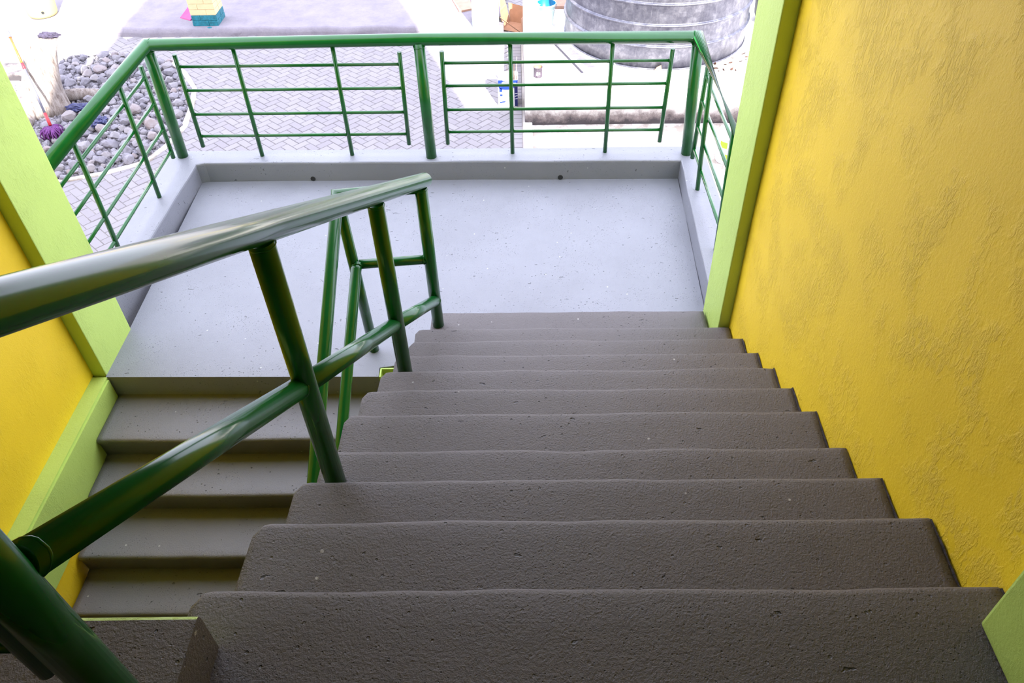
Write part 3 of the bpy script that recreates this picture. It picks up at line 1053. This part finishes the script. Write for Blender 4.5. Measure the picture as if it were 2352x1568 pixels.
for i in range(NXc):
    for j in range(NYc):
        bm.faces.new((g[i][j], g[i + 1][j], g[i + 1][j + 1], g[i][j + 1])).smooth = True
bmesh.ops.solidify(bm, geom=bm.faces[:], thickness=0.004)
tag(obj('cloth', bm, 'white_cloth'), 'white cloth draped over the left rim of the light blue bucket', 'cloth')

# plank behind the bucket
bm = bmesh.new()
add_box(bm, 3.05, 3.50, 6.50, 6.95, PLINTH, PLINTH + 0.045)
bevel(bm, 0.004)
tag(obj('wooden_board', bm, 'plank'), 'pinkish brown board lying on the plinth between bucket and tank', 'board')

# paint tin with white strokes
t = thing('paint_tin', 'small open grey paint tin smeared with white on the plinth', 'tin', (2.80, 4.245, PLINTH))
bm = bmesh.new()
add_lathe(bm, [(0.055, PLINTH), (0.058, PLINTH + 0.006), (0.056, PLINTH + 0.012), (0.056, PLINTH + 0.118), (0.060, PLINTH + 0.122), (0.060, PLINTH + 0.13), (0.052, PLINTH + 0.13)], 2.80, 4.245, 32, cap1=False)
obj('tin_body', bm, 'tin', t)
bm = bmesh.new()
add_lathe(bm, [(0.0535, PLINTH + 0.05), (0.0535, PLINTH + 0.130)], 2.80, 4.245, 32, cap1=False)
obj('dried_paint', bm, 'tin_inside', t)
bm = bmesh.new()
for a, za, zb, tw in ((-112, 0.035, 0.08, 0.2), (-98, 0.03, 0.085, 0.0), (-80, 0.03, 0.085, 0.0), (-64, 0.04, 0.075, -0.1)):
    pts = []
    for k in range(6):
        q = R(a + tw * 30 * k / 5)
        pts.append((2.80 + 0.0572 * math.cos(q), 4.245 + 0.0572 * math.sin(q), PLINTH + za + (zb - za) * k / 5))
    add_tube(bm, pts, 0.0034, 6)
add_tube(bm, [(2.80 + 0.0572 * math.cos(R(a)), 4.245 + 0.0572 * math.sin(R(a)), PLINTH + 0.058) for a in (-98, -92, -86, -80)], 0.003, 6)
obj('white_strokes', bm, 'white_paint', t)

# square blue and white tin with brushes
BX, BY = 2.405, 4.70
tb = thing('square_tin', 'square white tin with a blue printed label standing on the paving by the plinth', 'tin', (BX, BY, GROUND))
bm = bmesh.new()
hw, hh = 0.135, 0.385
vs = add_box(bm, BX - hw, BX + hw, BY - hw, BY + hw, GROUND, GROUND + hh)
top = [f for f in bm.faces if all(v.co.z > GROUND + hh - 1e-4 for v in f.verts)]
bmesh.ops.delete(bm, geom=top, context='FACES')
bmesh.ops.bevel(bm, geom=[e for e in bm.edges if abs(e.verts[0].co.z - e.verts[1].co.z) > 0.1], offset=0.02, segments=3, affect='EDGES')
bmesh.ops.solidify(bm, geom=bm.faces[:], thickness=0.003)
obj('tin_body', bm, 'white_plastic', tb)
yl = BY - hw - 0.0015


def label_patch(pts, mat, name, dy=0.0, parent=None):
    bm = bmesh.new()
    a = [bm.verts.new((BX + x, yl - dy, GROUND + z)) for x, z in pts]
    b = [bm.verts.new((BX + x, yl - dy - 0.001, GROUND + z)) for x, z in pts]
    bm.faces.new(a)
    bm.faces.new(b[::-1])
    for i in range(len(a)):
        bm.faces.new((a[i], a[(i + 1) % len(a)], b[(i + 1) % len(a)], b[i]))
    return obj(name, bm, mat, tb)


ell = lambda cx, cz, rx, rz, a0=0, a1=360, n=24: [(cx + rx * math.cos(R(a0 + (a1 - a0) * k / n)), cz + rz * math.sin(R(a0 + (a1 - a0) * k / n))) for k in range(n + (0 if a1 - a0 == 360 else 1))]
label_patch([(-0.132, 0.383), (-0.07, 0.383), (-0.062, 0.36), (-0.085, 0.345), (-0.075, 0.335), (-0.132, 0.335)], 'label_blue', 'label_band')
label_patch([(0.06, 0.383), (0.132, 0.383), (0.132, 0.345), (0.075, 0.34)], 'label_blue', 'label_band')
label_patch(ell(0.0, 0.366, 0.062, 0.017), 'label_blue', 'label_oval')
label_patch(ell(0.0, 0.370, 0.046, 0.010), 'white_paint', 'label_oval', 0.0012)
label_patch(ell(-0.02, 0.285, 0.105, 0.040, 180, 360) + [(0.085, 0.300), (-0.125, 0.300)], 'label_blue', 'label_swoosh')
label_patch([(-0.115, 0.275), (-0.075, 0.262), (-0.08, 0.215), (-0.115, 0.215)], 'label_blue', 'label_patch')
label_patch([(-0.108, 0.185), (-0.075, 0.185), (-0.075, 0.155), (-0.108, 0.155)], 'label_blue', 'label_patch')
label_patch([(-0.112, 0.075), (-0.02, 0.085), (-0.045, 0.065), (-0.112, 0.055)], 'label_blue', 'label_patch')
label_patch([(0.085, 0.290), (0.132, 0.300), (0.132, 0.010), (0.09, 0.010)], 'label_navy', 'label_panel')
for z in (0.19, 0.155, 0.115):
    label_patch([(0.092, z), (0.13, z + 0.01), (0.13, z + 0.004), (0.092, z - 0.006)], 'white_paint', 'label_line', 0.0012)
for (dx, dy, tx, ty, L, rr, mat, lab) in ((-0.01, 0.02, -0.012, 0.05, 0.50, 0.006, 'dark_wood', 'thin dark brush handle leaning in the blue and white tin'),
                                         (0.075, 0.0, 0.085, 0.06, 0.52, 0.015, 'dark_wood', 'thick dark stick at the right side of the blue and white tin'),
                                         (0.10, 0.04, 0.125, 0.10, 0.60, 0.006, 'pale_wood', 'long pale stick at the right of the blue and white tin')):
    bm = bmesh.new()
    add_tube(bm, [(BX + dx, BY + dy, GROUND + 0.006), (BX + tx, BY + ty, GROUND + L)], [rr, rr * 0.5], 10)
    tag(obj('stick', bm, mat), lab, 'stick', 'sticks standing in the square tin')

# steel angle and flat strip on the plinth
bm = bmesh.new()
a, b = Vector((3.03, 5.26, PLINTH)), Vector((3.366, 4.32, PLINTH))
d = (b - a).normalized()
s = Vector((-d.y, d.x, 0))
add_hexa(bm, [a, b, b + s * 0.035, a + s * 0.035, a + Vector((0, 0, .004)), b + Vector((0, 0, .004)), b + s * .035 + Vector((0, 0, .004)), a + s * .035 + Vector((0, 0, .004))])
add_hexa(bm, [a, b, b + s * 0.004, a + s * 0.004, a + Vector((0, 0, .035)), b + Vector((0, 0, .035)), b + s * .004 + Vector((0, 0, .035)), a + s * .004 + Vector((0, 0, .035))])
tag(obj('steel_angle', bm, 'dark_steel'), 'thin dark steel angle bar lying on the plinth left of the tank', 'bar')
bm = bmesh.new()
a, b = Vector((3.06, 5.27, PLINTH)), Vector((3.47, 4.44, PLINTH))
d = (b - a).normalized()
s = Vector((-d.y, d.x, 0)) * 0.11
add_hexa(bm, [a, b, b + s, a + s, a + Vector((0, 0, .012)), b + Vector((0, 0, .012)), b + s + Vector((0, 0, .012)), a + s + Vector((0, 0, .012))])
tag(obj('metal_strip', bm, 'steel'), 'wide pale metal strip lying on the plinth against the tank foot', 'strip')
bm = bmesh.new()
add_tube(bm, [(3.80, 4.66, PLINTH + .012), (3.84, 4.48, PLINTH + .012), (3.84, 4.32, PLINTH + .012), (3.90, 4.16, PLINTH + .012), (4.03, 4.08, PLINTH + .012), (4.25, 4.06, PLINTH + .012), (4.5, 4.07, PLINTH + .012)], 0.010, 10)
tag(obj('hose', bm, 'hose'), 'thin pale hose curling on the plinth in front of the tank', 'hose')
bm = bmesh.new()
add_hexa(bm, [(4.31, 4.36, PLINTH), (4.41, 4.37, PLINTH), (4.42, 4.385, PLINTH), (4.33, 4.385, PLINTH), (4.35, 4.37, PLINTH + .05), (4.40, 4.375, PLINTH + .07), (4.405, 4.38, PLINTH + .07), (4.36, 4.38, PLINTH + .05)])
tag(obj('cardboard_scrap', bm, 'card'), 'small brown scrap leaning on the foot of the tank', 'scrap')

# dry leaves on the plinth
rl = random.Random(21)
leaf = None
for k in range(16):
    x = 5.05 + rl.random() * 0.55
    y = 4.30 + rl.random() * 0.60
    if math.hypot(x - TX, y - TY) < TR + 0.06:
        y -= 0.18
    if leaf is None:
        bm = bmesh.new()
        pts = [(-0.045, 0), (-0.02, 0.016), (0.01, 0.02), (0.035, 0.009), (0.05, 0), (0.035, -0.009), (0.01, -0.02), (-0.02, -0.016)]
        vs = [bm.verts.new((px, py, 0.004 + 6 * px * px + 10 * py * py)) for px, py in pts]
        bm.faces.new(vs)
        bmesh.ops.solidify(bm, geom=bm.faces[:], thickness=0.002)
        leaf = obj('dry_leaf', bm, 'leaf', origin=(0, 0, 0))
        o = leaf
    else:
        o = leaf.copy()
        col.objects.link(o)
    tag(o, 'dry curled brown leaf scattered on the white plinth right of the tank', 'leaf', 'dry leaves beside the tank')
    o.location = (x, y, PLINTH + 0.002)
    o.rotation_euler = (rl.uniform(-.3, .3), rl.uniform(-.3, .3), rl.uniform(0, 6.28))
    s = rl.uniform(0.5, 1.0)
    o.scale = (s, s, s)

# dark barrel behind the tank
t = thing('barrel', 'dark green barrel with pale hoops and a blue lid behind the tank at the right', 'barrel', (6.27, 5.95, PLINTH))
bm = bmesh.new()
add_lathe(bm, [(0.26, PLINTH), (0.31, PLINTH + 0.12), (0.33, PLINTH + 0.3), (0.33, PLINTH + 0.52)], 6.27, 5.95, 40)
obj('barrel_body', bm, 'barrel', t)
bm = bmesh.new()
for z in (0.36, 0.40, 0.44):
    add_lathe(bm, [(0.331, PLINTH + z), (0.336, PLINTH + z), (0.336, PLINTH + z + .012), (0.331, PLINTH + z + .012)], 6.27, 5.95, 40, cap0=False, cap1=False)
obj('hoops', bm, 'barrel_band', t)
bm = bmesh.new()
add_lathe(bm, [(0.32, PLINTH + 0.521), (0.335, PLINTH + 0.54), (0.335, PLINTH + 0.70), (0.25, PLINTH + 0.74)], 6.27, 5.95, 40)
obj('lid', bm, 'barrel_blue', t)

# white bucket beyond the right railing
t = thing('white_bucket', 'white lidded bucket with lime label patches seen through the right side railing', 'bucket', (5.12, 3.10, GROUND + 0.012))
zb = GROUND + 0.012
bm = bmesh.new()
add_lathe(bm, [(0.145, zb), (0.15, zb + 0.01), (0.172, zb + 0.36)], 5.12, 3.10, 40)
obj('bucket_body', bm, 'white_plastic', t)
bm = bmesh.new()
add_lathe(bm, [(0.172, zb + 0.345), (0.184, zb + 0.345), (0.184, zb + 0.375), (0.175, zb + 0.382), (0.14, zb + 0.378)], 5.12, 3.10, 40)
obj('lid', bm, 'white_plastic', t)
for (a0, a1, z0, z1, mat) in ((-150, -118, 0.23, 0.31, 'lime_label'), (-128, -85, 0.06, 0.15, 'lime_label'), (-95, -78, 0.29, 0.335, 'label_blue')):
    bm = bmesh.new()
    rs = []
    for k in range(9):
        q = R(a0 + (a1 - a0) * k / 8)
        rs.append([bm.verts.new((5.12 + (rr + 0.0255 * (z / 0.36)) * math.cos(q), 3.10 + (rr + 0.0255 * (z / 0.36)) * math.sin(q), zb + z)) for rr, z in ((0.149, z0), (0.151, z0), (0.151, z1), (0.149, z1))])
    for a, b in zip(rs, rs[1:]):
        for k in range(4):
            bm.faces.new((a[k], b[k], b[(k + 1) % 4], a[(k + 1) % 4]))
    bm.faces.new(rs[0])
    bm.faces.new(rs[-1][::-1])
    obj('label_patch', bm, mat, t)

# board in the pillar's shade, open carton
bm = bmesh.new()
add_hexa(bm, [(1.585, 7.62, VER), (1.80, 7.72, VER), (1.72, 8.30, VER), (1.42, 8.22, VER), (1.585, 7.62, VER + .03), (1.80, 7.72, VER + .03), (1.72, 8.30, VER + .03), (1.42, 8.22, VER + .03)])
tag(obj('wooden_board', bm, 'plank'), 'flat brown board lying on the veranda behind the white brick pillar', 'board')
t = thing('carton', 'torn open brown cardboard carton lying beside the white brick pillar', 'carton', (2.53, 7.25, GROUND))
CX, CY = 2.47, 7.30


def panel(pts, name, th=0.006):
    bm = bmesh.new()
    p = [Vector(q) for q in pts]
    nrm = (p[1] - p[0]).cross(p[2] - p[0]).normalized() * th
    add_hexa(bm, [q for q in p] + [q + nrm for q in p])
    return obj(name, bm, 'card', t)


G0 = GROUND
panel([(2.30, 7.18, G0 + .005), (2.62, 7.02, G0 + .005), (2.74, 7.36, G0 + .01), (2.42, 7.50, G0 + .01)], 'carton_base')
panel([(2.62, 7.02, G0 + .005), (2.74, 7.36, G0 + .01), (2.72, 7.45, G0 + .22), (2.60, 7.12, G0 + .20)], 'carton_side')
panel([(2.42, 7.50, G0 + .01), (2.74, 7.36, G0 + .01), (2.70, 7.50, G0 + .24), (2.40, 7.66, G0 + .26)], 'carton_side')
panel([(2.30, 7.18, G0 + .005), (2.42, 7.50, G0 + .01), (2.36, 7.56, G0 + .26), (2.27, 7.22, G0 + .30)], 'carton_side')
panel([(2.26, 7.19, G0 + .20), (2.58, 7.02, G0 + .03), (2.62, 6.94, G0 + .05), (2.27, 7.10, G0 + .24)], 'carton_flap')
panel([(2.275, 7.22, G0 + .30), (2.36, 7.56, G0 + .26), (2.30, 7.66, G0 + .42), (2.265, 7.34, G0 + .47)], 'carton_flap')

# ------------------------------------------------------------------ stone bed
bm = bmesh.new()
rp = random.Random(5)
bp = [Vector(q) for q in BED]
add_prism(bm, BED[::-1], GROUND - 0.04, GROUND - 0.01)
for k in range(6000):                                         # fine chips between the stones
    x, y = rp.uniform(-5.0, -1.95), rp.uniform(2.55, 6.4)
    if not inside(x, y, BED):
        continue
    s = rp.uniform(0.012, 0.036)
    q = Vector((x, y, GROUND - 0.008))
    a0 = rp.uniform(0, 6.28)
    lo, hi = [], []
    for w in range(5):
        a = a0 + w * 1.2566 + rp.uniform(-.3, .3)
        u = rp.uniform(0.75, 1.1) * s
        lo.append(bm.verts.new(q + Vector((u * math.cos(a), u * math.sin(a), 0))))
        u *= rp.uniform(0.45, 0.8)
        hi.append(bm.verts.new(q + Vector((u * math.cos(a), u * math.sin(a), s * rp.uniform(0.7, 1.2)))))
    for w in range(5):
        bm.faces.new((lo[w], lo[(w + 1) % 5], hi[(w + 1) % 5], hi[w]))
    bm.faces.new(hi)
tag(obj('gravel', bm, 'gravel'), 'fine grey gravel filling the gaps of the stone bed', 'gravel', kind='stuff')


def stone_mesh(seed):
    bm = bmesh.new()
    rs = random.Random(seed)
    bmesh.ops.create_icosphere(bm, subdivisions=2, radius=1.0)
    planes = [(Vector((rs.uniform(-1, 1), rs.uniform(-1, 1), rs.uniform(-.6, 1))).normalized(), rs.uniform(0.55, 0.85)) for _ in range(7)]
    for v in bm.verts:
        c = v.co.copy()
        for nrm, d in planes:
            e = c.dot(nrm) - d
            if e > 0:
                c -= nrm * e
        c *= 1 + 0.10 * noise.noise(c * 1.7 + Vector((seed, 0, 0)))
        v.co = Vector((c.x, c.y * rs.uniform(0.98, 1.02), c.z * 0.72))
    me = bpy.data.meshes.new('stone')
    zmin = min(v.co.z for v in bm.verts)
    for v in bm.verts:
        v.co.z -= zmin
    for f in bm.faces:
        f.smooth = False
    bm.to_mesh(me)
    bm.free()
    me.materials.append(M['stone'])
    return me


stones = [stone_mesh(k) for k in range(14)]
placed = []
rp = random.Random(11)
STUMP = Vector((-4.02, 4.70))
for radius, tries in ((0.088, 260), (0.070, 1500), (0.056, 4000), (0.044, 9000)):
    for _ in range(tries):
        if len(placed) >= 296:
            break
        x, y = rp.uniform(-4.5, -1.95), rp.uniform(2.6, 6.4)
        # the visible part of the bed lies right of the left pilaster
        if not inside(x, y, BED) or x < -3.15 - (y - 2.6) * 0.44:
            continue
        if (Vector((x, y)) - STUMP).length < 0.46 + radius or math.hypot(x + 3.55, y - 3.83) < 0.10 + radius * 0.6:
            continue
        if radius > 0.08 and y < 3.5 and rp.random() < 0.75:
            continue
        rr = radius * rp.uniform(0.8, 1.1)
        if any((x - a) ** 2 + (y - b) ** 2 < (0.93 * (rr + c)) ** 2 for a, b, c in placed):
            continue
        placed.append((x, y, rr))
for x, y, rr in placed:
    o = bpy.data.objects.new('stone', rp.choice(stones))
    col.objects.link(o)
    o.location = (x, y, GROUND - 0.012)
    o.scale = (rr * 1.08, rr * 0.98, rr * rp.uniform(0.9, 1.25))
    o.rotation_euler = (rp.uniform(-.12, .12), rp.uniform(-.12, .12), rp.uniform(0, 6.28))
    tag(o, 'loose angular grey stone in the stone bed left of the landing', 'stone', 'stones of the stone bed')


# stump
def loft(bm, secs, n=40, seed=0, amp=0.04):
    rings = []
    for c, rx, ry, star in secs:
        c = Vector(c)
        ring = []
        for k in range(n):
            a = 2 * math.pi * k / n
            w = 1 + star * (0.5 * math.cos(3 * a + 0.6) + 0.35 * math.cos(5 * a + 2)) + amp * 4 * noise.noise((math.cos(a) * 2.4, math.sin(a) * 2.4, c.z * 1.6 + seed))
            ring.append(bm.verts.new(c + Vector((rx * w * math.cos(a), ry * w * math.sin(a), 0.03 * noise.noise((a, c.z * 3, seed))))))
        rings.append(ring)
    for a, b in zip(rings, rings[1:]):
        for k in range(n):
            bm.faces.new((a[k], a[(k + 1) % n], b[(k + 1) % n], b[k])).smooth = True
    bm.faces.new(rings[0][::-1])
    bm.faces.new(rings[-1])


stump = thing('tree_stump', 'weathered pale tree stump leaning at the left of the stone bed', 'stump', (-4.02, 4.70, GROUND))
bm = bmesh.new()
loft(bm, [((-4.05, 4.66, GROUND - 0.01), 0.36, 0.34, 0.30), ((-4.04, 4.67, GROUND + 0.10), 0.32, 0.30, 0.28), ((-4.00, 4.70, GROUND + 0.28), 0.26, 0.25, 0.22), ((-3.93, 4.73, GROUND + 0.52), 0.225, 0.21, 0.16), ((-3.84, 4.77, GROUND + 0.76), 0.205, 0.19, 0.13), ((-3.77, 4.80, GROUND + 0.90), 0.20, 0.18, 0.13)])
obj('trunk', bm, 'wood', stump)
bm = bmesh.new()
add_tube(bm, [(-3.86, 4.82, GROUND + 0.10), (-3.66, 4.93, GROUND + 0.075), (-3.44, 4.98, GROUND + 0.06), (-3.22, 5.04, GROUND + 0.03)], [0.09, 0.075, 0.06, 0.025], 14)
for v in bm.verts:
    v.co += Vector((0, 0, 0.03)) * noise.noise(v.co * 9)
obj('root', bm, 'wood', stump)
bm = bmesh.new()
add_tube(bm, [(-4.12, 4.52, GROUND + 0.16), (-4.14, 4.38, GROUND + 0.10), (-4.10, 4.24, GROUND + 0.04), (-4.05, 4.14, GROUND + 0.01)], [0.14, 0.13, 0.10, 0.05], 14)
for v in bm.verts:
    v.co += Vector((0.02, 0.02, 0.03)) * noise.noise(v.co * 7)
obj('root', bm, 'wood', stump)


def crumple(cx, cy, cz, sx, sy, sz, seed):
    bm = bmesh.new()
    bmesh.ops.create_icosphere(bm, subdivisions=4, radius=1.0)
    for v in bm.verts:
        k = 1 + 0.45 * noise.noise(v.co * 2.6 + Vector((seed, 0, 0))) + 0.25 * noise.noise(v.co * 6 + Vector((0, seed, 0)))
        v.co = Vector((v.co.x * sx * k + cx, v.co.y * sy * k + cy, max(0, v.co.z * sz * k + sz * 0.8) + cz))
    return bm


tag(obj('bark_scrap', crumple(-3.70, 4.89, GROUND + 0.90, 0.13, 0.06, 0.035, 3), 'bark'), 'dark crumpled bark scrap lying on top of the tree stump', 'scrap')
tag(obj('plastic_scrap', crumple(-3.46, 4.50, GROUND + 0.05, 0.17, 0.07, 0.05, 8), 'rag'), 'crumpled navy plastic scrap on the stones nearer the stump', 'scrap')
tag(obj('plastic_scrap', crumple(-3.06, 4.10, GROUND + 0.05, 0.10, 0.12, 0.05, 14), 'rag'), 'crumpled navy plastic scrap on the stones behind the left side railing', 'scrap')

# mop leaning on the stump
mop = thing('mop', 'string mop with a purple head and orange handle leaning on the tree stump', 'mop', (-3.56, 3.83, GROUND))
A, B = Vector((-3.565, 3.87, GROUND + 0.16)), Vector((-4.18, 4.82, -0.685))
d = B - A
seg = lambda s0, s1, r, mat, name: obj(name, (lambda bm: (add_tube(bm, [A + d * s0, A + d * s1], r, 14), bm)[1])(bmesh.new()), mat, mop)
seg(0.0, 0.13, 0.020, 'red', 'socket')
seg(0.125, 0.62, 0.015, 'grip', 'lower_handle')
seg(0.60, 0.66, 0.018, 'red', 'handle_joint')
seg(0.655, 0.94, 0.0155, 'orange', 'upper_handle')
seg(0.935, 1.0, 0.019, 'grip', 'hand_grip')
bm = bmesh.new()
rm = random.Random(9)
for k in range(90):
    a = rm.uniform(0, 6.28)
    q = rm.uniform(0.2, 1.0)
    top = A + Vector((0.015 * math.cos(a), 0.015 * math.sin(a), -0.005))
    end = Vector((-3.545 + 0.105 * q * math.cos(a), 3.80 + 0.115 * q * math.sin(a), GROUND + 0.022 + 0.055 * (1 - q)))
    mid = (top + end) / 2 + Vector((0.075 * q * math.cos(a), 0.075 * q * math.sin(a), 0.035))
    m2 = (mid + end) / 2 + Vector((rm.uniform(-.02, .02) + 0.02 * math.cos(a), rm.uniform(-.02, .02) + 0.02 * math.sin(a), 0.012))
    add_tube(bm, [top, mid, m2, end], 0.0085, 6)
obj('mop_head', bm, 'mop', mop)

# low kerb at the far left of the bed
bm = bmesh.new()
add_box(bm, -6.2, -4.45, 5.55, 5.95, GROUND - 0.04, GROUND + 0.10)
bevel(bm, 0.02)
struct('bed_kerb', bm, 'plinth', 'low dirty white kerb behind the stump at the far left', 'kerb')

for o in list(scene.objects):
    if '_o' in o:
        del o['_o']
